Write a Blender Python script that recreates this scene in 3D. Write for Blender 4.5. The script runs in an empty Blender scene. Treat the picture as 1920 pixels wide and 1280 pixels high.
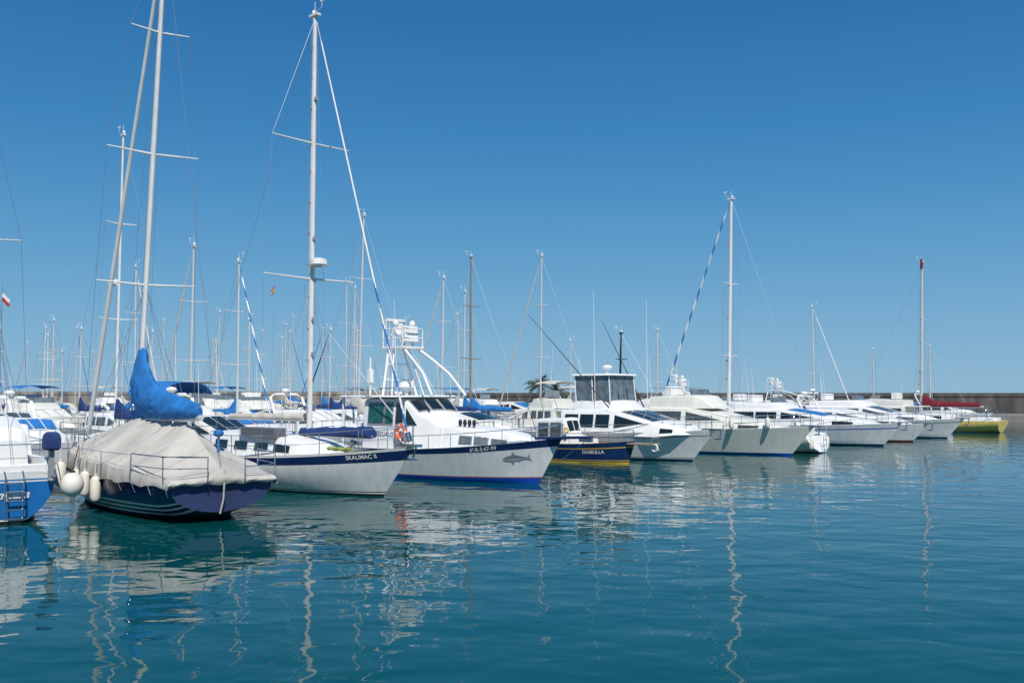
import bpy, bmesh, math, random
from mathutils import Vector, Matrix, noise
from mathutils.bvhtree import BVHTree
from mathutils.geometry import tessellate_polygon
random.seed(11)
sc=bpy.context.scene
COL=sc.collection
R=math.radians
# ---------------------------------------------------------------- materials
def M(name,col,rough=.4,metal=0,var=.12,vs=2.0,bump=0,bs=20,coat=0,streak=False,spec=.5):
    m=bpy.data.materials.new(name); m.use_nodes=True
    nt=m.node_tree; b=nt.nodes['Principled BSDF']
    tc=nt.nodes.new('ShaderNodeTexCoord'); mp=nt.nodes.new('ShaderNodeMapping')
    nt.links.new(tc.outputs['Object'],mp.inputs['Vector'])
    if streak: mp.inputs['Scale'].default_value=(3,3,.35)
    n=nt.nodes.new('ShaderNodeTexNoise'); n.inputs['Scale'].default_value=vs; n.inputs['Detail'].default_value=6
    nt.links.new(mp.outputs['Vector'],n.inputs['Vector'])
    r=nt.nodes.new('ShaderNodeValToRGB')
    r.color_ramp.elements[0].position=.3; r.color_ramp.elements[1].position=.62
    r.color_ramp.elements[0].color=(col[0]*(1-var),col[1]*(1-var*1.02),col[2]*(1-var*1.1),1)
    r.color_ramp.elements[1].color=(*col,1)
    nt.links.new(n.outputs['Fac'],r.inputs['Fac']); nt.links.new(r.outputs['Color'],b.inputs['Base Color'])
    b.inputs['Roughness'].default_value=rough; b.inputs['Metallic'].default_value=metal
    b.inputs['Coat Weight'].default_value=coat; b.inputs['Specular IOR Level'].default_value=spec
    if bump:
        n2=nt.nodes.new('ShaderNodeTexNoise'); n2.inputs['Scale'].default_value=bs; n2.inputs['Detail'].default_value=4
        nt.links.new(tc.outputs['Object'],n2.inputs['Vector'])
        bp=nt.nodes.new('ShaderNodeBump'); bp.inputs['Strength'].default_value=1; bp.inputs['Distance'].default_value=bump
        nt.links.new(n2.outputs['Fac'],bp.inputs['Height']); nt.links.new(bp.outputs['Normal'],b.inputs['Normal'])
    return m
WHITE=M('gelcoat_white',(.80,.80,.78),.25,var=.14,vs=1.6,streak=True)
CREAM=M('gelcoat_cream',(.74,.73,.66),.3,var=.12,streak=True)
HOUSEW=M('painted_superstructure',(.80,.80,.785),.35,var=.12)
NAVY=M('navy_paint',(.010,.03,.11),.25,var=.3)
NAVYF=M('navy_fabric',(.03,.05,.14),.7,var=.25,bump=.01,bs=9)
BLUE=M('blue_hull_paint',(.02,.17,.48),.25,var=.15)
RBLUE=M('royal_blue_paint',(.01,.09,.50),.3,var=.15)
RED=M('red_paint',(.40,.03,.03),.35,var=.2)
YELLOW=M('yellow_paint',(.80,.60,.17),.35,var=.15)
GOLD=M('gold_stripe',(.7,.45,.03),.4)
BLACK=M('black_paint',(.012,.012,.015),.4)
GREEN=M('green_antifouling',(.01,.07,.05),.6,var=.4)
DRED=M('dark_red_antifouling',(.14,.02,.02),.6,var=.4)
CANB=M('blue_canvas',(.014,.175,.50),.85,var=.3,vs=2.5,bump=.02,bs=5)
CAND=M('dark_blue_canvas',(.012,.042,.17),.85,var=.3,bump=.02,bs=6)
CANR=M('red_canvas',(.20,.012,.03),.85,var=.3,bump=.02,bs=6)
CANW=M('cream_canvas',(.60,.57,.50),.85,var=.22,bump=.02,bs=6)
CANP=M('white_window_cover',(.72,.72,.69),.7,var=.15,bump=.01,bs=6)
CANG=M('lime_canvas',(.30,.36,.10),.85,var=.2,bump=.01,bs=8)
TARP=M('weathered_tarpaulin',(.50,.475,.425),.7,var=.2,vs=1.3,bump=.02,bs=3.0)
GLASS=M('dark_tinted_glass',(.012,.018,.022),.06,var=.3,spec=.8)
GLASG=M('grey_tinted_glass',(.09,.11,.12),.08,var=.5,vs=2,spec=.8)
TEALG=M('curtained_teal_glass',(.02,.14,.13),.1,var=.6,vs=6)
VINYL=M('clear_vinyl',(.15,.19,.22),.10,var=.5,vs=3)
STEEL=M('stainless_steel',(.62,.63,.65),.22,metal=1)
ALU=M('anodised_aluminium',(.66,.66,.65),.42,metal=.25,var=.12)
WMAST=M('white_mast_paint',(.72,.71,.69),.4,var=.12)
WIRE=M('rigging_wire',(.26,.27,.29),.45,metal=.5)
WOOD=M('varnished_wood',(.30,.21,.13),.4,var=.4,vs=6)
TEAK=M('weathered_teak',(.34,.27,.19),.75,var=.3,vs=7)
DECK=M('nonslip_deck',(.60,.60,.56),.7,var=.14,bump=.003,bs=60)
RUB=M('black_rubber',(.02,.02,.02),.7)
ORANGE=M('orange_lifebuoy',(.85,.13,.02),.5)
FEND=M('fender_vinyl',(.74,.70,.62),.45,var=.2)
GREY=M('grey_plastic',(.25,.26,.28),.5)
CONC=M('concrete_quay',(.24,.22,.20),.9,var=.3,vs=.6,bump=.02,bs=4)

# ---------------------------------------------------------------- mesh builder
class MB:
    def __init__(s): s.v=[];s.f=[];s.m=[]
    def add(s,vs,fs,m=0):
        o=len(s.v); s.v+=[tuple(v) for v in vs]
        for f in fs: s.f.append([i+o for i in f]); s.m.append(m)
    def grid(s,rows,m=0,closed=False):
        o=len(s.v); nc=len(rows[0])
        for r in rows: s.v+=[tuple(p) for p in r]
        for i in range(len(rows)-1):
            for j in range(nc if closed else nc-1):
                k=(j+1)%nc
                s.f.append([o+i*nc+j,o+i*nc+k,o+(i+1)*nc+k,o+(i+1)*nc+j])
                s.m.append(m(i,j) if callable(m) else m)
    def loft(s,rings,m=0,cap=True):
        s.grid(rings,m,True)
        if cap:
            for r in (rings[0],rings[-1]): s.add(r,[list(range(len(r)))],m(0,0) if callable(m) else m)
    def box(s,c,d,m=0,tx=1,ty=1):
        x,y,z=c; a,b,h=d[0]/2,d[1]/2,d[2]/2
        v=[(x-a,y-b,z-h),(x+a,y-b,z-h),(x+a,y+b,z-h),(x-a,y+b,z-h),(x-a*tx,y-b*ty,z+h),(x+a*tx,y-b*ty,z+h),(x+a*tx,y+b*ty,z+h),(x-a*tx,y+b*ty,z+h)]
        s.add(v,[(3,2,1,0),(4,5,6,7),(0,1,5,4),(1,2,6,5),(2,3,7,6),(3,0,4,7)],m)
    def tube(s,pts,r,m=0,n=8,cap=True,sy=1.0):
        pts=[Vector(p) for p in pts]; rings=[]
        for i,p in enumerate(pts):
            t=(pts[min(i+1,len(pts)-1)]-pts[max(i-1,0)])
            if t.length<1e-6: t=Vector((0,0,1))
            t.normalize(); ref=Vector((0,1,0)) if abs(t.y)<.9 else Vector((1,0,0))
            a=t.cross(ref).normalized(); b=t.cross(a)
            rr=r[i] if isinstance(r,(list,tuple)) else r
            rings.append([p+a*rr*math.cos(2*math.pi*k/n)+b*rr*sy*math.sin(2*math.pi*k/n) for k in range(n)])
        s.loft(rings,m,cap)
    def ell(s,c,r,m=0,nu=14,nv=8,z0=-1):
        rings=[]
        for i in range(nv+1):
            a=-math.pi/2+math.pi*i/nv; zz=max(math.sin(a),z0)
            rings.append([(c[0]+r[0]*math.cos(a)*math.cos(2*math.pi*k/nu)+1e-5*k,c[1]+r[1]*math.cos(a)*math.sin(2*math.pi*k/nu),c[2]+r[2]*zz) for k in range(nu)])
        s.grid(rings,m,True)
    def torus(s,c,Rr,r,m=0,ax='y',n=24,k=10,mf=None):
        rings=[]
        for i in range(n+1):
            a=2*math.pi*i/n; ring=[]
            for j in range(k):
                b=2*math.pi*j/k; q=Rr+r*math.cos(b); u,v,w=q*math.cos(a),q*math.sin(a),r*math.sin(b)
                ring.append((c[0]+u,c[1]+w,c[2]+v) if ax=='y' else (c[0]+w,c[1]+u,c[2]+v) if ax=='x' else (c[0]+u,c[1]+v,c[2]+w))
            rings.append(ring)
        s.grid(rings,mf if mf else m,True)
    def obj(s,name,parent=None,mats=(),smooth=True,bevel=0,ang=35):
        me=bpy.data.meshes.new(name); me.from_pydata(s.v,[],s.f)
        for m in mats: me.materials.append(m)
        me.polygons.foreach_set('material_index',s.m)
        if smooth:
            me.polygons.foreach_set('use_smooth',[True]*len(me.polygons)); me.set_sharp_from_angle(angle=R(ang))
        me.update()
        o=bpy.data.objects.new(name,me); COL.objects.link(o)
        if parent: o.parent=parent
        if bevel:
            b=o.modifiers.new('Bevel','BEVEL'); b.width=bevel; b.segments=2; b.limit_method='ANGLE'
        return o
def root(name,label,cat,loc,ang=0,group=None):
    o=bpy.data.objects.new(name,None); COL.objects.link(o)
    o.location=(loc[0],loc[1],loc[2] if len(loc)>2 else 0); o.rotation_euler=(0,0,ang)
    o['label']=label; o['category']=cat
    if group: o['group']=group
    o.empty_display_size=.3
    return o
def wpt(rt,p):
    return Matrix.Translation(rt.location)@Matrix.Rotation(rt.rotation_euler[2],4,'Z')@Vector(p)
# ---------------------------------------------------------------- hull
class Hull:
    def __init__(s,L,B,zb,zm,zs,tm=.42,s0=.8,p=2.3,pw=1.5,rake=1.,tr=0,draft=.5,stk=None,kind='m'):
        s.__dict__.update(locals())
    def sheer(s,t):
        return s.zm+(s.zb-s.zm)*((t-.35)/.65)**2 if t>.35 else s.zm+(s.zs-s.zm)*((.35-t)/.35)**2
    def keel(s,t):
        if s.stk is not None and t<.35: return -s.draft+(s.stk+s.draft)*((.35-t)/.35)**1.5
        return -s.draft
    def pt(s,t,z):
        k=s.keel(t); sh=s.sheer(t); v=min(1,max(0,(z-k)/(sh-k)))
        p=s.pw+(s.p-s.pw)*v
        f=1-((t-s.tm)/(1-s.tm))**p if t>s.tm else 1-(1-s.s0)*((s.tm-t)/s.tm)**2
        if s.kind=='m': pr=.84*(v/.32)**.7 if v<.32 else .84+.16*((v-.32)/.68)
        else: pr=(1-(1-v)**2.4)**.6
        return (s.L*t-s.rake*t**4*(1-v)+s.tr*(1-v)*(1-t)**5, s.B/2*max(0,f)*pr, z)
    def sz(s,x): return s.sheer(min(1,max(0,x/s.L)))
    def hb(s,x):
        t=min(1,max(0,x/s.L)); return s.pt(t,s.sheer(t))[1]
    def build(s,parent,bands,below,lip=WHITE,transom=None,deckmat=DECK):
        mats=[below]+[b[1] for b in bands]+[lip]+([transom] if transom else [])
        lv=[]; last=0
        for bi,(a,m) in enumerate(bands):
            n=max(1,int(round((a-last)/.2)))
            for q in range(n): lv.append((last+(a-last)*(q+1)/n,bi+1))
            last=a
        N=30; ts=[1-(1-i/N)**1.35 for i in range(N+1)]
        B=MB()
        def col(t,sg):
            k=s.keel(t); sh=s.sheer(t); base=max(0,k); k0=min(0,k); c=[]
            for q in (1,.6,.25,0): c.append(s.pt(t,k0*q if k<0 else base))
            for a,_ in lv: c.append(s.pt(t,base+a*(sh-base)))
            hb=c[-1][1]; x=c[-1][0]
            c.append((x-(.05 if t>.97 else 0),max(hb-.05,0),sh+.012)); c.append((x-(.05 if t>.97 else 0),max(hb-.055,0),sh-.09))
            return [(p[0],p[1]*sg,p[2]) for p in c]
        mi=[0,0,0]+[b for _,b in lv]+[len(bands)+1]*2
        for sg in (1,-1):
            B.grid([col(t,sg) for t in ts],lambda i,j:mi[j])
        a,b=col(0,1),col(0,-1)
        tr=len(mats)-1 if transom else None
        B.grid([[p for p in a[:-1]],[((p[0]),0,p[2]) for p in a[:-1]],[p for p in b[:-1]]],lambda i,j:(tr if (tr is not None and mi[j]!=0) else mi[j]))
        o=B.obj('hull',parent,mats,ang=40)
        s.bvh=BVHTree.FromPolygons([Vector(v) for v in B.v],B.f); s.obj=o
        D=MB(); rows=[]
        for t in ts:
            x,hb,z=s.pt(t,s.sheer(t)); hb=max(hb-.05,0)
            if t>.97: x-=.05
            rows.append([(x,hb*q,z-.06+.05*(1-q*q)*min(1,hb)) for q in (-1,-.6,-.2,.2,.6,1)])
        D.grid(rows); D.obj('deck',parent,[deckmat])
        return o
    def rail(s,parent,x0,x1,h=.6,inset=.1,n=6,bow=False,side=None,mid=True,r=.013,name='railing',stern=False,dz=0):
        def P(x,sg,hh): return (x,sg*max(s.hb(x)-inset,.02),s.sz(x)+hh+dz)
        xs=[x0+(x1-x0)*i/(n*2) for i in range(n*2+1)]
        sides=[side] if side else [1,-1]
        if bow or stern:
            B=MB()
            for hh in ([h,h*.5] if mid else [h]):
                a=[P(x,1,hh) for x in xs]; b=[P(x,-1,hh) for x in xs]
                path=a+b[::-1] if bow else a[::-1]+b
                B.tube(path,r if hh==h else r*.6,0,6)
            for sg in (1,-1):
                for x in xs[::2]: B.tube([P(x,sg,-.05),P(x,sg,h)],r*.9,0,6)
            return B.obj(name,parent,[STEEL])
        for sg in sides:
            B=MB(); B.tube([P(x,sg,h) for x in xs],r if not mid else r*.8,0,6)
            if mid: B.tube([P(x,sg,h*.5) for x in xs],r*.5,0,5)
            for x in xs[::2]: B.tube([P(x,sg,-.05),P(x,sg,h)],r*.9,0,6)
            B.obj(name,parent,[STEEL])
def project_mesh(vs,fs,hull,parent,mat,x0,z0,side,name,off=.012,transom=False,slope=0,y0=0):
    out=[]
    for u,v in vs:
        if transom:
            y=y0-u; h=hull.bvh.ray_cast(Vector((-5,y,z0+v)),Vector((1,0,0)))
            out.append(((h[0].x if h[0] else 0)-off,y,z0+v))
        else:
            x=x0+u*(-side) ; z=z0+v+slope*u
            h=hull.bvh.ray_cast(Vector((x,side*8,z)),Vector((0,-side,0)))
            out.append((x,(h[0].y if h[0] else side*1)+side*off,z))
    B=MB(); B.add(out,fs); return B.obj(name,parent,[mat],smooth=False)
def text_on(hull,parent,txt,x0,z0,size,mat,side=-1,transom=False,slope=0,shear=0,y0=0,name='lettering',off=.012,bold=.012):
    c=bpy.data.curves.new('t','FONT'); c.body=txt; c.size=size; c.shear=shear; c.resolution_u=3; c.offset=size*bold
    t=bpy.data.objects.new('t',c); COL.objects.link(t); bpy.context.view_layer.update()
    me=bpy.data.meshes.new_from_object(t); vs=[(v.co.x,v.co.y) for v in me.vertices]; fs=[list(p.vertices) for p in me.polygons]
    bpy.data.objects.remove(t); bpy.data.curves.remove(c); bpy.data.meshes.remove(me)
    if isinstance(hull,tuple):
        B=MB(); B.add([(x0-u*side,hull[0]+side*.012,z0+v) for u,v in vs],fs); return B.obj(name,parent,[mat],smooth=False)
    return project_mesh(vs,fs,hull,parent,mat,x0,z0,side,name,transom=transom,slope=slope,y0=y0,off=off)
# ---------------------------------------------------------------- house (cabin)
class House:
    def __init__(s,st,tum=.86,crown=.06,rd=.07): s.st=st; s.tum=tum; s.crown=crown; s.rd=rd
    def at(s,x):
        st=s.st
        if x<=st[0][0]: return st[0][1:]
        for a,b in zip(st,st[1:]):
            if x<=b[0]:
                q=(x-a[0])/max(1e-6,b[0]-a[0]); return tuple(a[k]+(b[k]-a[k])*q for k in (1,2,3))
        return st[-1][1:]
    def side(s,x,q,sg,off=0):
        zt,w,zb=s.at(x); wt=w*s.tum; z=zb+(zt-s.rd-zb)*q
        return (x,sg*(w+(wt-w)*q+off),z)
    def top(s,x,q,off=0):
        zt,w,zb=s.at(x); wt=w*s.tum-s.rd; return (x+off*.5,wt*q,zt+s.crown*(1-q*q)*min(1,w)+off)
    def build(s,parent,mat,name='cabin'):
        B=MB(); rings=[]
        for x,zt,w,zb in s.st:
            wt=w*s.tum; rd=min(s.rd,(zt-zb)*.45); r=[(x,-w,zb),(x,-wt-(w-wt)*rd/max(.01,(zt-zb)),zt-rd),(x,-wt+rd*.3,zt-rd*.3)]
            for q in (-1,-.5,0,.5,1): r.append((x,(wt-rd)*q,zt+s.crown*(1-q*q)*min(1,w)))
            r+=[(x,wt-rd*.3,zt-rd*.3),(x,wt+(w-wt)*rd/max(.01,(zt-zb)),zt-rd),(x,w,zb)]
            rings.append(r)
        B.loft(rings); return B.obj(name,parent,[mat],ang=28)
    def win_side(s,parent,x0,x1,q0,q1,sg,mat=GLASS,frame=HOUSEW,sl0=0,sl1=0,hero=True,name='window'):
        def g(off,e):
            B=MB(); rows=[]
            for i in range(7):
                a=i/6; ro=[]
                for q,sl in ((q0-e,0),(q1+e,1)):
                    xa=x0-e*1.0+sl0*sl; xb=x1+e*1.0+sl1*sl; ro.append(s.side(xa+(xb-xa)*a,q,sg,off))
                rows.append(ro)
            B.grid(rows); return B
        w=g(.02,0).obj(name,parent,[mat],smooth=False)
        if hero: g(.010,.05).obj('frame',w,[frame],smooth=False)
        return w
    def win_top(s,parent,x0,x1,q0,q1,mat=GLASS,name='windshield',hero=True,frame=HOUSEW):
        def g(off,e):
            B=MB(); B.grid([[s.top(x,q0-e+(q1-q0+2*e)*j/5,off) for j in range(6)] for x in (x0-e,(x0+x1)/2,x1+e)]); return B
        w=g(.022,0).obj(name,parent,[mat],smooth=False)
        if hero: g(.012,.05).obj('frame',w,[frame],smooth=False)
        return w
# ---------------------------------------------------------------- small items
def fender(loc,r=.12,h=.6,line=.5,label='white cylindrical fender hanging from a boat rail'):
    rt=root('fender',label,'fender',loc,0,'fenders hung along the hulls')
    B=MB(); B.tube([(0,0,-h/2),(0,0,-h/2+.03),(0,0,-h/2+.1),(0,0,h/2-.1),(0,0,h/2-.03),(0,0,h/2)],[r*.35,r*.75,r,r,r*.75,r*.3],0,14); B.obj('body',rt,[FEND])
    B=MB(); B.tube([(0,0,h/2-.02),(0,0,h/2+.06),(0,0,h/2+.07),(0,0,h/2+line)],[r*.3,r*.3,.012,.012],0,8); B.obj('rope',rt,[CANW])
    return rt
def hull_fender(rt,h,x,sg,z,r=.12,hh=.6,line=.5):
    p=h.bvh.ray_cast(Vector((x,sg*8,max(z,.25))),Vector((0,-sg,0)))
    y=(abs(p[0].y) if p[0] else h.hb(x)); y=max(y,h.hb(x)*.97)+r+.02
    fender(wpt(rt,(x,sg*y,z)),r,hh,line)
def ball_fender(loc,r=.3):
    rt=root('buoy','round white inflatable buoy fender tied beside a hull','buoy',loc)
    B=MB(); B.ell((0,0,0),(r,r,r*1.1),0,18,12); B.obj('body',rt,[FEND])
    B=MB(); B.tube([(0,0,r*1.0),(0,0,r*1.25)],.07,0,8); B.tube([(0,0,r*1.2),(.1,.1,r*1.2+.6)],.012,0,5); B.obj('rope',rt,[RUB])
def ring(loc,ang,r=.3):
    rt=root('life_ring','orange life ring with white bands hanging on a cabin side','life ring',loc,ang)
    B=MB(); B.torus((0,0,0),r,.075,0,'y',32,10,mf=lambda i,j:1 if (i%8)<1 else 0); B.obj('ring_body',rt,[ORANGE,WHITE])
    B=MB(); pts=[((r+.1)*math.cos(a*math.pi/16),-.02-(.05 if a%8==4 else 0),(r+.1)*math.sin(a*math.pi/16)) for a in range(33)]; B.tube(pts,.01,0,5); B.obj('grab_rope',rt,[CANW])
def mast(parent,x,zb,zt,rake=1.5,r=.085,mat=ALU,spr=((.35,1.0),(.68,.8)),h=None,bow=None,stern=None,jib=None,jr=.05,hero=False,radar=None,wires=True,lean=0,steps=False):
    k=math.tan(R(rake)); kl=math.tan(R(lean))
    def mp(z): return Vector((x-k*(z-zb),kl*(z-zb),z))
    B=MB(); B.tube([mp(zb),mp(zb+(zt-zb)*.6),mp(zt)],[r,r,r*.72],0,10,sy=.75)
    B.box(tuple(mp(zt+.02)),(r*4,r*1.6,.07))
    m=B.obj('mast',parent,[mat])
    tips=[]
    for f,hw in spr:
        z=zb+(zt-zb)*f; c=mp(z); S=MB()
        S.tube([c+Vector((-.06,-hw,.05)),c,c+Vector((-.06,hw,.05))],[.018,.035,.018],0,6); S.obj('spreader',m,[mat]); tips.append((z,hw))
    T=MB(); top=mp(zt)
    T.tube([top,top+Vector((0,0,.45))],.01,0,5); T.tube([top+Vector((0,0,.12)),top+Vector((.35,0,.2)),top+Vector((.35,0,.42))],.008,0,5); T.box(tuple(top+Vector((.36,0,.42))),(.18,.02,.06)); T.ell(tuple(top+Vector((-.06,0,.12))),(.06,.06,.08),0,8,6)
    T.obj('masthead_instrument',m,[WHITE])
    if radar:
        z=radar; c=mp(z); T=MB(); T.box((c.x+.25,0,z-.03),(.4,.1,.05)); T.tube([(c.x+.36,0,z),(c.x+.36,0,z+.04),(c.x+.36,0,z+.2),(c.x+.36,0,z+.25)],[.24,.28,.26,.1],0,18); T.obj('radar_dome',m,[WHITE])
    if hero:
        for f in (.2,.28,.47,.8):
            T=MB(); c=mp(zb+(zt-zb)*f); T.box((c.x+.12,0,c.z),(.12,.1,.12),0,.6,.6); T.obj('mast_light',m,[GREY])
        for sg in (1,-1): T=MB(); c=mp(zb+1); T.ell((c.x,sg*(r+.04),c.z),(.08,.08,.1),0,8,6); T.obj('winch',m,[STEEL])
        if steps:
            for i in range(24): T=MB(); c=mp(zb+1+(zt-zb-1.5)*i/24); T.box((c.x,(-1)**i*(r*.75+.05),c.z),(.04,.11,.03)); T.obj('mast_step',m,[GREY],smooth=False)
    if wires:
        W=MB(); wr=.006 if hero else .005
        cb=h.hb(x-.2)-.08 if h else 1.2; cz=(h.sz(x) if h else zb)
        for sg in (1,-1):
            pts=[(x-.25,sg*cb,cz)]+[tuple(mp(z)+Vector((-.06,sg*hw,.05))) for z,hw in tips]+[tuple(mp(zt-.1))]
            for a,b in zip(pts,pts[1:]): W.tube([a,b],wr,0,4,False)
            W.tube([(x+.35,sg*cb,cz),tuple(mp(zb+(zt-zb)*(spr[0][0] if spr else .5)))],wr,0,4,False)
            if hero: W.tube([(x-.6,sg*cb,cz),tuple(mp(zb+(zt-zb)*(spr[0][0] if spr else .5)))],wr,0,4,False)
        if stern is not None: W.tube([(stern[0],0,stern[1]),tuple(mp(zt))],wr,0,4,False)
        if bow is not None and not jib: W.tube([(bow[0],0,bow[1]),tuple(mp(zt*.98))],wr,0,4,False)
        W.tube([mp(zb+.8)+Vector((.15,.05,0)),mp(zt-.2)+Vector((.1,.03,0))],wr*.8,0,4,False)
        if hero:
            W.tube([mp(zb+.8)+Vector((-.3,-.1,0)),mp(zt-.3)+Vector((-.1,-.03,0))],wr*.8,0,4,False)
            W.tube([mp(zb+.3)+Vector((.5,.3,0)),mp(zt-.8)+Vector((.1,.03,0))],wr*.8,0,4,False)
        W.obj('rigging',m,[WIRE])
    if jib and bow is not None:
        a=Vector((bow[0],0,bow[1])); b=mp(zt*.985)+Vector((r,0,0)); n=int((b-a).length/.16); J=MB()
        pts=[a+(b-a)*(i/n) for i in range(n+1)]; rr=[jr*(.25 if i<3 or i>n-5 else 1.0-.35*i/n) for i in range(n+1)]
        J.tube(pts,rr,(lambda i,j:((i+j)//4)%2 if i<n*(.36 if len(jib)==3 else 1) else 0) if len(jib)>1 else 0,8)
        J.obj('furled_jib',m,list(jib[:2])); D=MB(); D.tube([a,a+(b-a)*(.25/(b-a).length)],.09,0,12); D.obj('furling_drum',m,[STEEL])
    return m,mp
def sail_cover(parent,x0,x1,z,mat,boommat=ALU,h=.28,h0=None,w=.16,dz=0,boom=True,name='sail_cover'):
    B=MB(); rings=[]; n=30
    for i in range(n+1):
        a=i/n; x=x0+(x1-x0)*a
        hh=h*(1-.45*a)+( (h0 or 0)*max(0,1-a*3.2)**1.6 ); hh*=1+.07*math.sin(a*23+z*3)+.05*math.sin(a*51)
        ww=w*(1-.35*a)*(1+.10*math.sin(a*31)+.06*math.sin(a*67))
        if h0: ww*=(.75+.5*min(1,a*4)) if a<.3 else 1.1
        zc=z+dz*a
        rings.append([(x,ww*math.cos(t)*(1-.35*max(0,math.sin(t))),zc-.06+ (hh*(math.sin(t)) if math.sin(t)>0 else .10*math.sin(t))) for t in [2*math.pi*k/14 for k in range(14)]])
    B.loft(rings); o=B.obj(name,parent,[mat],ang=60)
    if boom:
        B=MB(); B.tube([(x0,0,z-.12),(x1+(.25 if x1>x0 else -.25),0,z-.12+dz)],.06,0,10); B.obj('boom',parent,[boommat])
    return o
def outboard(parent,x,y,z,cover=None):
    B=MB(); B.loft([[(x+dx*s,y+dy*s,z+h) for dx,dy in ((-.22,-.13),(-.1,-.17),(.1,-.17),(.2,-.1),(.2,.1),(.1,.17),(-.1,.17),(-.22,.13))] for h,s in ((0,.8),(.05,1.05),(.25,1.1),(.36,.95),(.42,.6))])
    o=B.obj('outboard_motor',parent,[cover or GREY]); C=MB(); C.box((x,y,z-.3),(.14,.1,.65)); C.box((x-.12,y,z-.58),(.4,.03,.03)); C.ell((x,y,z-.68),(.17,.06,.06)); C.obj('motor_leg',o,[GREY])
# ---------------------------------------------------------------- generic sail boat
def sailer(pos,ang,L=9,B=3,zm=.9,zb=1.15,mtop=11,mf=.56,bands=None,below=NAVY,cover=CAND,jib=(CANW,),label='white sailboat moored in the marina',hero=False,mmat=ALU,at='stern',spr=((.38,.9),(.7,.7)),radar=None,rake=1.5,name='sailboat',group=None,rails=True,bimini=None,mr=.075,jr=.055,transom=None,s0=.72,tr=.2,ch=.3):
    d=(math.cos(ang),math.sin(ang))
    if at=='bow': pos=(pos[0]-d[0]*L,pos[1]-d[1]*L)
    elif at=='mast': pos=(pos[0]-d[0]*L*mf,pos[1]-d[1]*L*mf)
    rt=root(name,label,'sailboat',pos,ang,group)
    h=Hull(L,B,zb,zm,zm*1.02,s0=s0,p=2.1,pw=1.5,rake=L*.12,tr=tr,draft=.5,kind='s',stk=.0)
    h.build(rt,bands or [(.12,below),(.82,WHITE),(.88,NAVY),(1,WHITE)],below,transom=transom)
    z0=h.sz(L*.5)
    H=House([(L*.30,z0+.42,B*.30,z0-.08),(L*.36,z0+.5,B*.32,z0-.08),(L*.55,z0+.45,B*.31,z0-.08),(L*.68,z0+.22,B*.22,z0-.08),(L*.75,z0+.02,B*.14,z0-.08)],tum=.85)
    c=H.build(rt,HOUSEW)
    for sg in (1,-1):
        H.win_side(c,L*.36,L*.45,.3,.8,sg,hero=False); H.win_side(c,L*.48,L*.58,.3,.8,sg,hero=False)
    for sg in (1,-1): C=MB(); C.box((L*.17,sg*B*.27,z0+.08),(L*.26,.18,.3),0,1,.6); C.obj('cockpit_coaming',rt,[HOUSEW],bevel=.02)
    W=MB(); W.torus((L*.1,0,z0+.6),.38,.014,0,'x',20,6); W.tube([(L*.1+.08,0,z0-.1),(L*.1+.08,0,z0+.6)],.05,0,8); W.obj('steering_wheel',rt,[STEEL])
    x=L*mf; m,mp=mast(rt,x,z0+.35,mtop,rake,mr,mmat,spr,h,(L-.12,zb+.12),(.1,z0),jib,jr,hero,radar)
    if cover: sail_cover(rt,x-.1,x-L*.38,z0+1.15,cover,mmat,h=ch,h0=.5)
    if rails:
        h.rail(rt,L*.82,L*.985,.55,.08,2,bow=True,name='pulpit'); h.rail(rt,.05,L*.13,.6,.08,2,stern=True,name='pushpit')
        h.rail(rt,L*.14,L*.82,.55,.08,5)
    if bimini:
        sprayhood(rt,L*.30,L*.42,B*.3,z0+.35,z0+1.05,bimini)
    return rt,h
def sprayhood(rt,x0,x1,w,zb,zt,mat,name='sprayhood'):
    B=MB(); rings=[]
    for x,k in ((x0,1.0),(x0+(x1-x0)*.35,1.0),(x0+(x1-x0)*.65,.8),(x1,.1)):
        rings.append([(x,w*math.cos(a),zb+(zt-zb)*k*min(1,math.sin(a)**.5)) for a in [math.pi*i/10 for i in range(11)]])
    B.grid(rings); B.obj(name,rt,[mat],ang=50)
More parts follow.
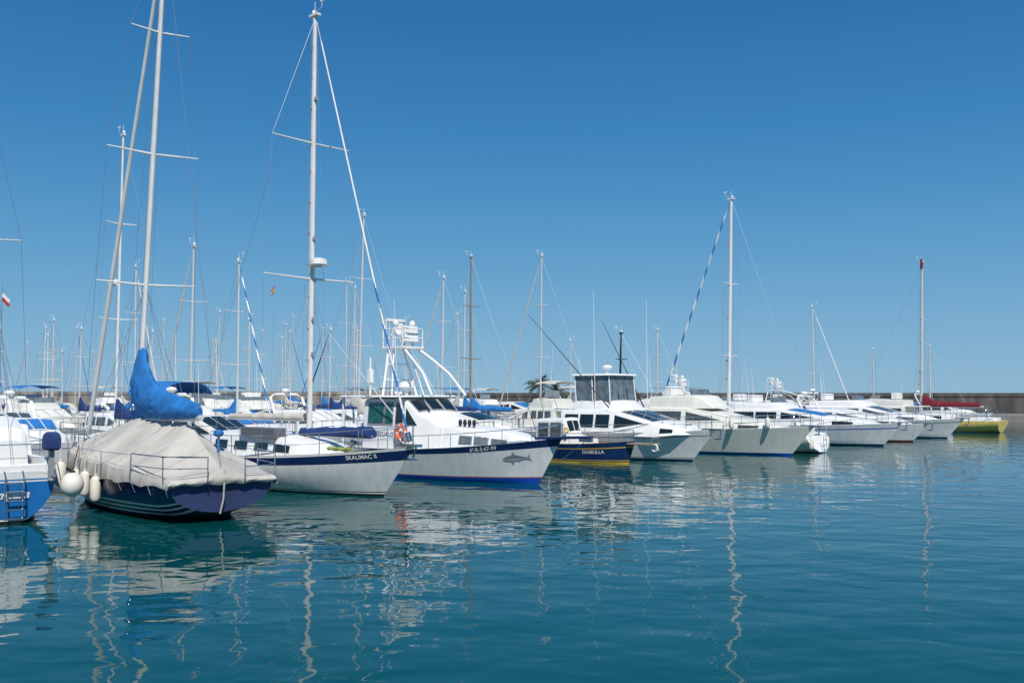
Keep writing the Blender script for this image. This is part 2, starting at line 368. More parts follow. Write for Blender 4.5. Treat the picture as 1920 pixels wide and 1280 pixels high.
# ---------------------------------------------------------------- generic motor yacht
def tower(parent,x,w,zb,zt,feet=(-.3,2.6),top=True,k=1.0,pw=.42):
    B=MB(); px=x
    for sg in (1,-1):
        B.tube([(x+feet[0],sg*w,zb),(px-.35,sg*pw,zt)],.04*k,0,8)
        c0=Vector((x+feet[1],sg*w,zb)); c1=Vector((px+.45,sg*pw,zt)); B.tube([c0,c0*.62+c1*.38+Vector((.12,0,.12)),c0*.3+c1*.7+Vector((.06,0,.08)),c1],.042*k,0,8)
        B.tube([(x+feet[0]+.45,sg*w*.95,zb),(px-.05,sg*pw,zt)],.022*k,0,6)
    for f in (.33,.66):
        z=zb+(zt-zb)*f; yy=w+(pw-w)*f; xx=x+feet[0]*(1-f)-.35*f; B.tube([(xx,-yy,z),(xx,yy,z)],.02*k,0,6)
    o=B.obj('tower_frame',parent,[HOUSEW])
    P=MB(); P.box((px+.05,0,zt),(1.2,1.05,.08)); P.obj('tower_platform',o,[HOUSEW],bevel=.01)
    C=MB()
    for hh in (.35,.7):
        C.tube([(px-.5,-.5,zt+hh),(px+.58,-.5,zt+hh),(px+.66,-.3,zt+hh),(px+.66,.3,zt+hh),(px+.58,.5,zt+hh),(px-.5,.5,zt+hh)],.022*k,0,6)
    for a,b in ((-.5,-.5),(.58,-.5),(.58,.5),(-.5,.5),(.05,-.5),(.05,.5)): C.tube([(px+a,b,zt),(px+a,b,zt+.72)],.02*k,0,6)
    C.obj('tower_railing',o,[HOUSEW])
    K=MB(); K.box((px+.4,0,zt+.5),(.3,.7,.6),0,.7,.9); K.tube([(px+.1,0,zt),(px+.1,0,zt+.5)],.04,0,8); K.box((px-.05,0,zt+.5),(.36,.42,.07)); K.box((px-.22,0,zt+.72),(.06,.42,.45)); K.obj('control_console',o,[HOUSEW],bevel=.015)
    if top:
        T=MB()
        for sg in (1,-1): T.tube([(px-.4,sg*.45,zt+.7),(px-.4,sg*.45,zt+1.0)],.02,0,6); T.ell((px+.1,sg*.42,zt+.9),(.12,.12,.15),0,10,8)
        T.tube([(px-.4,-.5,zt+1.0),(px-.4,.5,zt+1.0)],.025,0,6); T.box((px-.4,0,zt+1.06),(.14,.9,.1)); T.obj('spotlight',o,[HOUSEW])
def cruiser(pos,ang,L=11,B=3.6,zb=1.4,zm=1.1,bands=None,below=NAVY,fly=True,enc=None,tow=False,canvas=None,label='white motor yacht moored in the marina',hero=False,glass=GLASS,name='motor_yacht',hz=1.25,group=None,ant=2,cab=(.18,.5,.66,.88),at='bow',rails=True,arch=False,cat='motor boat',housemat=HOUSEW,flyx=None,q0=.42,ws=None,nwin=None,fh=.5,drop=.16):
    d=(math.cos(ang),math.sin(ang))
    if at=='bow': pos=(pos[0]-d[0]*L,pos[1]-d[1]*L)
    rt=root(name,label,cat,pos,ang,group)
    h=Hull(L,B,zb,zm,zm*.9,s0=.88,tm=.4,p=2.5,pw=1.35,rake=L*.13,draft=.5,kind='m')
    h.build(rt,bands or [(.07,below),(.78,WHITE),(.82,GREY),(1,WHITE)],below)
    z0=h.sz(L*.45); zt=z0+hz; w=B*.40
    a,b,c2,e=[q*L for q in cab]
    H=House([(a,zt,w,z0-.1),(b,zt+.02,w*.98,z0-.1),(c2,z0+.48,w*.86,z0-.1),(c2+(e-c2)*.6,z0+.38,w*.62,z0),(e,z0+.12,w*.25,z0)],tum=.88)
    c=H.build(rt,housemat)
    for sg in (1,-1):
        n=nwin or (2 if L<9 else 3)
        for i in range(n):
            x0=a+.25+(b-a-.3)*i/n; H.win_side(c,x0,x0+(b-a-.3)/n-.12,q0,.9,sg,glass,hero=hero)
        B2=MB(); B2.add([H.side(b+.1,q0,sg,.02),H.side(b+(c2-b)*.72,.86,sg,.02),H.side(b+.1,.9,sg,.02)],[(0,1,2)]); B2.obj('quarter_window',c,[glass],smooth=False)
        if hero:
            H.win_side(c,c2+.15,c2+(e-c2)*.5,.3,.75,sg,glass,hero=False,name='porthole')
            for i in range(3): Q=MB(); xx=L*(.28+.11*i); p=h.bvh.ray_cast(Vector((xx,sg*8,h.sz(xx)-.38)),Vector((0,-sg,0)))[0]; Q.torus((xx,p.y+sg*.004,p.z),.11,.018,0,'y',16,6); Q.obj('hull_vent',rt,[GREY])
    for i in range(3): H.win_top(c,b+(c2-b)*.12,b+(c2-b)*.88,-.92+i*.64,-.92+i*.64+.56,ws or glass,hero=hero)
    O=MB(); O.box((a-.45,0,zt-.02),(1.1,w*1.7,.07)); O.tube([(a-.85,w*.75,z0-.1),(a-.85,w*.75,zt)],.025,0,6); O.tube([(a-.85,-w*.75,z0-.1),(a-.85,-w*.75,zt)],.025,0,6); O.obj('cockpit_roof',rt,[housemat],bevel=.02)
    ztop=zt
    if fly:
        f0,f1,fw=flyx if flyx else (a+.2,b-.2,w*.82)
        F=House([(f0,zt+fh-.08,fw,zt-.02),(f1-.5,zt+fh,fw,zt-.02),(f1,zt+fh-.05,fw*.88,zt-.02),(f1+.4+fh*.5,zt+.04,fw*.73,zt-.02)],tum=.95,crown=.02)
        fo=F.build(rt,housemat,'flybridge')
        S=MB(); S.box((f0+.8,.0,zt+fh+.22),(.4,fw*1.1,.45)); S.obj('helm_seat',fo,[HOUSEW],bevel=.04)
        V=MB(); V.grid([[(f1-.45+.1*0,fw*.85*q,zt+fh) for q in (-1,-.5,0,.5,1)],[(f1-.6,fw*.8*q,zt+fh+.3) for q in (-1,-.5,0,.5,1)]]); V.obj('wind_deflector',fo,[VINYL],smooth=False)
        if hero and not enc:
            Rr=MB(); Rr.tube([(f1-.8,fw*.9,zt+fh-.05),(f1-.9,fw*.9,zt+fh+.35),(f0+.1,fw*.95,zt+fh+.35),(f0-.6,fw*.9,zt+.5),(f0-.6,-fw*.9,zt+.5),(f0+.1,-fw*.95,zt+fh+.35),(f1-.9,-fw*.9,zt+fh+.35),(f1-.8,-fw*.9,zt+fh-.05)],.018,0,6); Rr.obj('flybridge_railing',fo,[STEEL])
        ztop=zt+fh
        if enc:
            ez=ztop+enc; x0,x1=f0+.05,f1-.1
            T=MB(); T.box(((x0+x1)/2-.1,0,ez+.03),(x1-x0+.3,fw*2.0,.08),0,.96,.94); T.obj('hardtop',fo,[HOUSEW],bevel=.02)
            px=[x0+(x1-x0)*i/2 for i in range(3)]; ww=fw*.94
            for sg in (1,-1):
                for xx in px: P=MB(); P.tube([(xx,sg*ww,ztop-.1),(xx-.12,sg*ww*.93,ez)],.03,0,6); P.obj('hardtop_post',fo,[HOUSEW])
            for sg in (1,-1):
                for i in range(2):
                    E=MB(); E.grid([[(px[i]+.03+(px[i+1]-px[i]-.06)*k/4-.12*j/3,sg*(ww*(1-.07*j/3)+.015*math.sin(k*2+i+j)),ztop-.04+(ez+.02-ztop)*j/3) for j in range(4)] for k in range(5)]); E.obj('side_curtain',fo,[VINYL])
            for q0_,q1_ in ((-1,-.36),(-.32,.32),(.36,1)):
                E=MB(); E.grid([[(x1-.12*j/3+.012*math.sin(j*2+k),ww*(1-.07*j/3)*(q0_+(q1_-q0_)*k/4),ztop-.04+(ez+.02-ztop)*j/3) for j in range(4)] for k in range(5)]); E.obj('front_curtain',fo,[VINYL])
            ztop=ez+.08
        elif canvas:
            ez=ztop+.95
            T=MB(); T.grid([[ (f0-.2+(f1-f0)*i/5, w*.85*q, ez+.06*math.sin(i*3.14/5)-drop*abs(q)**4) for q in (-1,-.9,-.7,-.35,0,.35,.7,.9,1)] for i in range(6)]); T.obj('bimini',fo,[canvas])
            for sg in (1,-1):
                P=MB()
                for xx in (f0,f1-.4): P.tube([((f0+f1)/2,sg*w*.8,zt+.4),(xx,sg*w*.84,ez-.1)],.014,0,6)
                P.obj('bimini_frame',fo,[STEEL])
            ztop=ez
    elif canvas:
        T=MB(); ez=zt+.02
        rows=[]
        for x,k in ((a-1.9,.75),(a-1.7,.98),(a-.9,1.02),(a-.1,1.02)):
            rows.append([(x,w*math.cos(t)*1.0,z0+(ez-z0+.05)*k*min(1,(abs(math.sin(t))+.0)**.35)) for t in [math.pi*i/12 for i in range(13)]])
        T.grid(rows); T.obj('cockpit_canopy',rt,[canvas],ang=50)
    if arch:
        A=MB(); A.tube([(a+.1,-w*.9,zt-.2),(a-.4,-w*.85,zt+.7),(a-.45,-w*.6,zt+.85),(a-.45,w*.6,zt+.85),(a-.4,w*.85,zt+.7),(a+.1,w*.9,zt-.2)],.07,0,8); A.ell((a-.45,0,zt+1.05),(.22,.22,.12)); A.obj('radar_arch',rt,[HOUSEW])
    if tow: tower(rt,(a+b)/2-.4,w*.8,ztop-.05 if not fly else zt+.3,ztop+tow)
    for i in range(ant):
        A=MB(); yy=(-1)**i*w*.7; A.tube([(a+.4+i*.8,yy,ztop-.2),(a+.2+i*.7,yy*1.05,ztop+2.1+.6*(i%2))],[.014,.006],0,5); A.obj('antenna',rt,[WHITE])
    if rails:
        h.rail(rt,c2-.3,L*.985,.6 if hero else .5,.1,5,bow=True,mid=hero,name='bow_railing')
    if hero:
        h.rail(rt,a+.2,c2-.4,.35,.06,3,mid=False)
        A=MB(); A.box((L-.15,0,zb+.02),(.9,.3,.07)); A.tube([(L+.25,0,zb),(L+.2,0,zb-.35)],.03,0,6); A.box((L+.12,0,zb-.38),(.35,.34,.05),0,.4,.6); A.obj('anchor_roller',rt,[STEEL],bevel=.01)
        K=MB(); K.box((e-.1-(e-c2)*.45,0,z0+.42),(.5,.5,.05)); K.obj('deck_hatch',c,[VINYL],bevel=.02)
    return rt,h
# ---------------------------------------------------------------- headings
TO=math.atan2(-.66,.75)
AW=math.atan2(.66,-.75)
LF=math.atan2(.77,-.64)
# ================================================================ covered sailboat
def covered():
    L,B=10.5,3.35
    rt=root('sailboat','navy sailboat under a beige winter tarpaulin with blue boom cover','sailboat',(-6.7,22.9),LF)
    h=Hull(L,B,1.2,.95,.92,tm=.42,s0=.74,p=2.0,pw=1.5,rake=1.3,tr=.10,draft=.5,stk=.22,kind='s')
    h.build(rt,[(.08,GREEN),(.13,NAVY),(.18,WHITE),(.25,NAVY),(.30,WHITE),(.37,NAVY),(.42,WHITE),(.5,NAVY),(1,NAVY)],GREEN,lip=ALU,transom=NAVYF)
    def lerp(pts,x):
        for a,b in zip(pts,pts[1:]):
            if x<=b[0]: q=(x-a[0])/(b[0]-a[0]); return a[1]+(b[1]-a[1])*q
        return pts[-1][1]
    RP=[(-.12,1.10),(2.1,2.20),(3.4,2.18),(5.4,2.36),(7.4,2.0),(10.4,1.5)]
    SP=[(-.12,.10),(1.6,.28),(5,.36),(10.4,.3)]
    T=MB(); rows=[]; n=130
    for i in range(n+1):
        x=-.10+(10.35+.1)*i/n; hb=h.hb(x); sz=h.sz(x); rz=lerp(RP,x); sh=lerp(SP,x); row=[]
        hem=sz-.12+.07*abs(math.sin(x*math.pi/1.15))
        pk=abs(math.sin(x*math.pi/1.55))
        for sg in (1,-1):
            half=[]
            for q in range(21):
                f=q/20
                top=sz+sh-.07*pk
                if f<.70:
                    g=f/.70; y=(hb+.02)*g
                    z=rz+(top-rz)*g-.06*math.sin(g*math.pi)*(.3+1.2*pk)
                else:
                    g=(f-.70)/.30; y=hb+.02+.03*math.sin(g*3.1)*(1-.5*pk)+.04*g; z=top+(hem-top)*g
                P=Vector((x*1.15+.5*y,sg*y*.9,z*.5)); cr=1-abs(noise.noise(P))*3.6; cr=max(0,cr)**2
                P2=Vector((x*2.3-1.3*y+5,sg*y*.8,z)); c2=max(0,1-abs(noise.noise(P2))*4.5)**2
                nz=.035*cr+.022*c2
                fold=.012*math.sin(x*13+2.5*z+3*noise.noise(Vector((x*.8,y,0))))*f*f
                half.append((x,sg*(y+nz*.5*f+fold),z+nz*(1-f*.6)))
            if sg==1: row=half[::-1]
            else: row+=half[1:]
        rows.append(row)
    T.grid(rows)
    r0=rows[0]; end=[r0]
    for k in range(1,7):
        g=k/6; end.append([(p[0]-.05*math.sin(g*3.1)+.010*math.sin(j*1.7+k),p[1],p[2]+( (h.sz(0)-.06+.04*abs(math.sin(j*.5)))-p[2])*g) for j,p in enumerate(r0)])
    T.grid(end)
    r1=rows[-1]; T.grid([r1,[(p[0]+.2,p[1]*.5,1.2) for p in r1]])
    T.obj('tarpaulin',rt,[TARP],ang=22)
    for i in (14,36,60,84,108): S=MB(); S.tube([(p[0],p[1]*1.003,p[2]+.006) for p in rows[i]],.012,0,5); S.obj('tarpaulin_seam',rt,[TARP])
    for i in range(2,120,9):
        for idx in (0,-1):
            p=rows[i][idx]; sg=1 if p[1]>0 else -1; Lc=MB(); Lc.tube([p,(p[0]+.05,sg*(h.hb(p[0])-.02),h.sz(p[0])-.28)],.008,0,4); Lc.obj('tie_down_line',rt,[CANW])
    p0=end[-1][len(r0)//2]; Lc=MB(); Lc.tube([(p0[0]-.03,0,p0[2]+.35),(-.07,0,.55),(.06,.02,.2)],.022,0,6); Lc.obj('backstay_tackle',rt,[CANW])
    for sg in (1,-1):
        P=MB()
        def q(x,z): return (x,sg*(h.hb(x)+.1),z)
        P.tube([(-.22,sg*.45,1.0),(-.22,sg*.45,1.52),(-.2,sg*1.05,1.55),q(.15,1.55),q(1.5,1.57),q(1.55,1.0)],.018,0,6)
        P.tube([(-.22,sg*.45,1.27),(-.2,sg*1.05,1.29),q(.15,1.29),q(1.5,1.3)],.012,0,6)
        P.tube([q(.1,1.0),q(.1,1.55)],.014,0,6)
        P.obj('pushpit',rt,[STEEL])
        P=MB(); xs=[1.6,3.2,4.9,6.6,8.2]
        P.tube([q(x,h.sz(x)+.6) for x in xs],.007,0,4)
        for x in xs[1:]: P.tube([q(x,h.sz(x)),q(x,h.sz(x)+.6)],.012,0,5)
        P.obj('lifeline',rt,[STEEL])
    h.rail(rt,8.9,10.4,.65,.02,2,bow=True,name='pulpit')
    mast(rt,5.75,1.6,15.6,6.0,.095,WMAST,((.31,1.35),(.565,1.25),(.80,.8)),h,(10.3,1.35),(.1,1.3),(WMAST,),.075,True)
    C=MB(); prof=[(6.05,2.30,3.9,.12),(5.85,2.28,4.28,.17),(5.5,2.26,4.20,.19),(5.2,2.27,3.75,.20),(4.8,2.28,3.36,.22),(4.2,2.28,3.12,.24),(3.5,2.28,3.0,.23),(2.8,2.30,2.90,.21),(2.2,2.32,2.82,.17),(1.6,2.34,2.74,.13),(1.4,2.40,2.66,.06)]
    fine=[]
    for a,b in zip(prof,prof[1:]):
        for k in range(6): fine.append([a[j]+(b[j]-a[j])*k/6 for j in range(4)])
    fine.append(prof[-1]); rings=[]
    for i,(x,z0,z1,w) in enumerate(fine):
        ring=[]
        for k in range(24):
            t=2*math.pi*k/24; zz=(z0+z1)/2+(z1-z0)/2*math.sin(t); lean=-(zz-2.3)*math.tan(R(6))
            cr=max(0,1-abs(noise.noise(Vector((x*2.0+zz*1.6,zz*.9,1 if math.cos(t)>0 else 7))))*3.5)
            ww=w*(1+.4*cr)
            yy=ww*math.cos(t)*(1 if math.sin(t)<.2 else 1-.45*math.sin(t))
            ring.append((x+lean,yy+.02*math.sin(x*17+zz*3),zz+.02*noise.noise(Vector((x*4,k*.3,0)))))
        rings.append(ring)
    C.loft(rings); C.obj('sail_cover',rt,[CANB],ang=40)
    Bm=MB(); Bm.tube([(5.7,0,2.25),(1.3,0,2.38)],.07,0,10); Bm.obj('boom',rt,[ALU])
    W=MB(); W.tube([(1.2,-.4,1.55),(1.2,-.4,1.95)],.03,0,8); W.ell((1.2,-.4,2.0),(.13,.13,.09)); W.obj('winch_cover',rt,[CANB])
    for x,z in ((3.5,.62),(4.25,.70),(5.1,.70)): hull_fender(rt,h,x,1,z,.13,.62,.5)
covered()
# ================================================================ blue boat at the quay edge
def blueboat():
    L,B=8.2,2.9
    rt=root('sailboat','blue and white sailboat with stern boarding ladder and covered outboard','sailboat',(-11.38,22.5),LF)
    h=Hull(L,B,1.42,1.18,1.18,tm=.45,s0=.66,p=2.1,pw=1.5,rake=1.1,tr=.22,draft=.5,stk=-.05,kind='s')
    h.build(rt,[(.05,BLACK),(.08,WHITE),(.80,BLUE),(.83,WHITE),(.86,BLUE),(1,WHITE)],NAVY)
    H=House([(1.9,1.95,.95,1.0),(2.2,2.2,1.0,1.0),(4.6,2.15,.95,1.0),(5.6,1.6,.7,1.0)],tum=.85); c=H.build(rt,HOUSEW)
    for sg in (1,-1): H.win_side(c,2.5,3.4,.35,.8,sg); H.win_side(c,3.55,4.4,.35,.8,sg)
    for sg in (1,-1): C=MB(); C.box((1.0,sg*.8,1.28),(1.9,.22,.4),0,1,.6); C.obj('cockpit_coaming',rt,[HOUSEW],bevel=.03)
    C=MB(); C.box((.14,0,1.22),(.2,1.5,.26)); C.obj('stern_seat',rt,[HOUSEW],bevel=.03)
    S=House([(.6,1.85,.5,1.1),(.8,2.15,.55,1.1),(1.7,2.40,.6,1.1),(1.95,2.3,.58,1.1)],tum=.85,rd=.14); S.build(rt,HOUSEW,'companionway_hood')
    text_on(h,rt,'Nimpara',0,.58,.27,WHITE,transom=True,shear=.35,y0=.56,off=.02,bold=.03)
    yc=-.03
    Ld=MB()
    for y in (yc-.19,yc+.19): Ld.tube([(-.02,y,1.2),(-.14,y,1.1),(-.14,y,.12)],.018,0,6)
    for z in (.14,.34,.54,.74,.94): Ld.tube([(-.14,yc-.19,z),(-.14,yc+.19,z)],.022,0,6)
    Ld.obj('boarding_ladder',rt,[STEEL])
    h.rail(rt,.08,1.9,.62,.06,2,stern=True,name='pushpit'); h.rail(rt,2.0,6.6,.6,.06,4); h.rail(rt,6.7,8.1,.6,.06,2,bow=True,name='pulpit')
    outboard(rt,-.12,-.80,1.66,CAND)
    mast(rt,4.4,2.1,11.6,1.5,.085,ALU,((.52,1.05),),h,(8.1,1.65),(.05,1.3),(WMAST,),.06,True)
    sail_cover(rt,4.3,2.0,2.95,CANB,h=.3,h0=.5)
    F=MB(); F.grid([[(1.6-.03*i,-.05-.027*i,5.2-.03*i+.20*j/2+.015*math.sin(i*1.3)) for j in range(3)] for i in range(6)],lambda i,j:1-j); F.tube([(1.6,-.05,2.2),(1.6,-.05,5.6)],.006,2,5); F.obj('flag',rt,[WHITE,RED,WIRE])
    ball_fender(wpt(rt,(-.2,-1.25,.85)),.26)
    hull_fender(rt,h,1.2,-1,1.0,.13,.6,.4)
blueboat()
# ================================================================ SKALIMAC II
def skalimac():
    L,B=11.8,3.5; d=(math.cos(TO),math.sin(TO)); bow=(-2.75,27.75)
    rt=root('sailboat','white sailboat with navy sheer stripe lettered SKALIMAC II','sailboat',(bow[0]-d[0]*L,bow[1]-d[1]*L),TO)
    h=Hull(L,B,1.46,1.02,1.12,tm=.45,s0=.62,p=2.0,pw=1.45,rake=1.75,tr=.5,draft=.55,stk=.05,kind='s')
    h.build(rt,[(.045,BLACK),(.075,WHITE),(.095,DRED),(.74,WHITE),(.95,NAVY),(1,WHITE)],BLACK,lip=WOOD,deckmat=DECK)
    z0=1.05
    H=House([(2.6,1.62,.98,z0-.1),(3.0,1.68,1.0,z0-.1),(6.6,1.6,.95,z0-.1),(7.9,1.42,.72,z0-.05),(8.6,1.2,.5,z0)],tum=.88); c=H.build(rt,HOUSEW)
    for sg in (1,-1):
        for x in (3.2,4.3,5.4,6.4): H.win_side(c,x,x+.7,.35,.78,sg)
    Lk=MB(); Lk.box((5.6,-.75,1.74),(1.8,.44,.30))
    for i in range(6): Lk.box((5.6+.0,-.75,1.62+.05*i),(1.9,.5,.022))
    Lk.obj('louvred_locker',rt,[GREY],smooth=False)
    m,mp=mast(rt,7.0,1.5,15.0,-.3,.105,WMAST,((.375,1.75),(.695,1.5)),h,(11.6,1.62),(.2,1.2),(WMAST,CANB,1),.036,True,radar=6.95,steps=True)
    sail_cover(rt,6.8,2.6,2.25,CANW,h=.16,w=.13)
    sail_cover(rt,10.0,6.6,1.80,CAND,h=.26,w=.19,name='staysail_cover')
    Y=MB(); Y.loft([[(8.8+1.0*i/8,-.6+.09*math.cos(t)-.03,1.34+.06*math.sin(t)+.015*math.sin(i*2)) for t in [k*math.pi/4 for k in range(8)]] for i in range(9)]); Y.obj('folded_awning',rt,[CANG])
    h.rail(rt,10.3,11.75,.62,.08,2,bow=True,name='pulpit'); h.rail(rt,1.6,10.2,.62,.07,7,r=.015); h.rail(rt,.05,1.5,.65,.08,2,stern=True,name='pushpit')
    F=MB(); F.tube([(7.0,-1.5,1.2),tuple(mp(1.5+13.5*.375)+Vector((0,-1.35,0)))],.004,1,4); F.grid([[(7.0-.025*i,-1.37-.015*i,6.05+.20*j/3-.05*i) for j in range(4)] for i in range(4)],lambda i,j:(0 if j!=1 else 2)); F.obj('courtesy_flag',rt,[RED,WIRE,GOLD])
    A=MB(); A.box((11.6,0,1.5),(.8,.28,.08)); A.tube([(11.9,0,1.5),(11.75,0,1.15)],.03,0,6); A.box((11.65,0,1.12),(.4,.3,.05),0,.4,.6); A.torus((11.5,-.2,1.62),.07,.02,0,'x'); A.obj('anchor',rt,[STEEL],bevel=.01)
    for x,y in ((8.9,.1),(9.5,-.3)): K=MB(); K.tube([(x,y,1.2),(x,y,1.45),(x+.1,y,1.54)],.065,0,10); K.obj('deck_vent',rt,[STEEL])
    Dh=MB(); Dh.box((9.3,0,1.28),(.6,.6,.08)); Dh.obj('deck_hatch',rt,[VINYL],bevel=.02)
    text_on(h,rt,'SKALIMAC II',9.85,1.055,.165,WHITE,side=-1,slope=.085,bold=.02,off=.016)
skalimac()
# ================================================================ ESCUALO sport fishing boat
def escualo():
    L,B=11.6,3.7; d=(math.cos(TO),math.sin(TO)); bow=(1.62,31.8)
    rt=root('fishing_boat','white sport fishing boat with navy rail, shark emblem and tower','fishing boat',(bow[0]-d[0]*L,bow[1]-d[1]*L),TO)
    h=Hull(L,B,1.52,1.0,.95,tm=.42,s0=.86,p=2.5,pw=1.4,rake=1.35,draft=.55,kind='m')
    h.build(rt,[(.13,RBLUE),(.155,RED),(.83,WHITE),(1,NAVY)],RBLUE,lip=NAVY)
    S=MB(); S.loft([[(x,-w,z-.04),(x,w,z-.04),(x,w,z+.04),(x,-w,z+.04)] for x,w,z in ((L-.9,.32,1.5),(L+.3,.26,1.55),(L+1.15,.14,1.58))]); S.obj('bowsprit',rt,[NAVY],bevel=.01)
    S=MB(); S.tube([(L+1.1,0,1.56),(L-.15,0,.75)],.012,0,5); S.box((L+.95,0,1.5),(.5,.08,.14)); S.obj('anchor',rt,[STEEL])
    H=House([(3.2,2.70,1.30,.85),(3.3,2.76,1.32,.85),(5.2,2.78,1.30,.85),(5.38,2.72,1.28,.85),(5.95,2.26,1.22,.85),(7.1,1.80,1.10,.9)],tum=.88,crown=.07); c=H.build(rt,HOUSEW,'pilothouse')
    T=House([(7.0,1.80,1.10,.95),(8.8,1.72,.92,1.0),(9.8,1.60,.6,1.05),(10.4,1.40,.3,1.1)],tum=.86,crown=.07); tc=T.build(rt,HOUSEW,'trunk_cabin')
    for sg in (1,-1):
        H.win_side(c,3.5,4.3,.56,.92,sg,TEALG,frame=GREY); H.win_side(c,4.4,4.78,.56,.92,sg,TEALG,frame=GREY); H.win_side(c,4.98,5.32,.56,.92,sg,frame=GREY)
        B2=MB(); B2.add([H.side(5.45,.58,sg,.02),H.side(5.98,.74,sg,.02),H.side(5.45,.92,sg,.02)],[(0,1,2)]); B2.obj('quarter_window',c,[GLASS],smooth=False)
        for x in (7.9,8.55,9.2): T.win_side(tc,x,x+.48,.4,.75,sg,VINYL,frame=GREY)
    for a,b in ((-.93,-.40),(-.26,.26),(.40,.93)): H.win_top(c,5.44,5.88,a,b,frame=GREY)
    Rf=MB(); Rf.box((3.7,0,2.85),(3.6,2.72,.07),0,.99,.96); Rf.obj('roof',rt,[HOUSEW],bevel=.03)
    for sg in (1,-1): Pst=MB(); Pst.tube([(2.0,sg*1.2,.9),(2.0,sg*1.2,2.85)],.03,0,8); Pst.obj('roof_post',rt,[HOUSEW])
    for sg in (1,-1): Rl=MB(); Rl.tube([(2.1,sg*1.2,2.9),(2.1,sg*1.2,3.15),(5.0,sg*1.2,3.15),(5.2,sg*1.2,2.9)],.015,0,6); Rl.obj('roof_rail',rt,[STEEL])
    tower(rt,3.95,.85,2.88,4.65,feet=(-.1,2.5),k=1.15,pw=.36)
    G=MB(); G.tube([(4.2,0,2.9),(4.2,0,3.15)],.08,0,10); G.tube([(4.2,0,3.15),(4.2,0,3.2),(4.2,0,3.35),(4.2,0,3.4)],[.25,.3,.27,.1],0,18); G.obj('radar_dome',rt,[HOUSEW])
    G=MB(); G.tube([(3.2,-.9,2.9),(3.2,-.9,4.3)],.04,0,8); G.box((3.2,-.9,3.6),(.2,.16,.5)); G.obj('signal_post',rt,[HOUSEW],bevel=.02)
    for x,y,z in ((4.8,-1.0,6.4),(2.6,1.0,5.4)):
        A=MB(); A.tube([(x,y,2.9),(x-.2,y,z)],[.015,.006],0,5); A.obj('antenna',rt,[WHITE])
    for sg in (1,-1): O=MB(); O.tube([(5.0,sg*1.35,2.2),(2.0,sg*1.9,5.2)],[.025,.01],0,5); O.obj('outrigger',rt,[ALU])
    h.rail(rt,6.2,L+.0,.45,.1,6,bow=True,mid=False,name='bow_railing')
    for x in (7.5,7.72,7.94,8.16):
        K=MB(); K.ell((x,-.5,1.95),(.07,.07,.12),0,8,6); K.tube([(x,-.5,1.76),(x,-.5,1.93)],.03,0,6); K.obj('reel',rt,[RUB])
    t=text_on((-1.33,),rt,'ESCUALO',3.95,1.42,.22,NAVY,side=-1)
    for v in t.data.vertices:
        q=(v.co.z-.85)/(2.69-.85); v.co.y=H.side(max(v.co.x,3.0),max(0,q),-1,.015)[1]
    text_on(h,rt,'6ª-B-3-67-99',8.75,1.025,.175,WHITE,side=-1,slope=.11,shear=.15,off=.02,bold=.02)
    sh=[(0,.10),(.10,.15),(.22,.185),(.33,.195),(.37,.30),(.44,.205),(.58,.18),(.70,.145),(.80,.13),(.90,.24),(.86,.12),(.92,.02),(.80,.09),(.66,.075),(.56,.055),(.50,.02),(.48,.055),(.38,.04),(.30,-.07),(.27,.035),(.14,.045),(.05,.06)]
    s=.95; vs=[(p[0]*s,p[1]*s*1.2) for p in sh]
    tri=tessellate_polygon([[Vector((a,b,0)) for a,b in vs]])
    project_mesh(vs,[list(f) for f in tri],h,rt,GREY,9.75,.70,-1,'shark_emblem',slope=.05,off=.02)
    p=wpt(rt,(5.45,-1.40,1.58)); ring((p.x,p.y,p.z),TO,.23)
escualo()
# ================================================================ small navy boat
def navyboat():
    rt=root('fishing_boat','small navy wooden fishing boat with gold stripes and white cabin','fishing boat',(5.15-.75*5.6,41.2+.66*5.6),TO)
    h=Hull(5.6,2.2,.98,.78,.8,tm=.45,s0=.8,p=2.2,pw=1.5,rake=.5,draft=.4,kind='m')
    h.build(rt,[(.07,GOLD),(.13,NAVY),(.16,GOLD),(.72,NAVY),(.76,GOLD),(1,NAVY)],GOLD,lip=WOOD,deckmat=TEAK)
    H=House([(.7,1.80,.62,.6),(2.2,1.85,.60,.6),(2.45,1.15,.55,.6),(3.4,1.0,.4,.6)],tum=.92); c=H.build(rt,HOUSEW)
    for sg in (1,-1):
        H.win_side(c,.82,1.4,.34,.92,sg,GLASG); H.win_side(c,1.5,2.1,.34,.92,sg,GLASG)
    H.win_top(c,2.25,2.41,-.85,-.05); H.win_top(c,2.25,2.41,.05,.85)
    h.rail(rt,.3,5.5,.45,.06,6,bow=True,mid=True,name='railing')
    P=MB(); P.box((6.0,0,.86),(1.3,.55,.07)); P.tube([(6.5,-.25,.9),(6.6,-.25,1.1),(6.6,.25,1.1),(6.5,.25,.9)],.02,0,6); P.obj('bow_platform',rt,[TEAK],bevel=.01)
    P=MB(); P.torus((6.6,-.1,.72),.14,.04,0,'y',20,8); P.tube([(6.3,0,.85),(6.75,0,.62)],.03,0,6); P.obj('anchor',rt,[WHITE])
    text_on(h,rt,'DIABLILLA',3.5,.40,.2,WHITE,side=-1,slope=.03,shear=.1)
    O=MB(); O.torus((2.5,-.72,1.35),.10,.035,0,'y'); O.obj('rope_coil',rt,[GOLD])
navyboat()
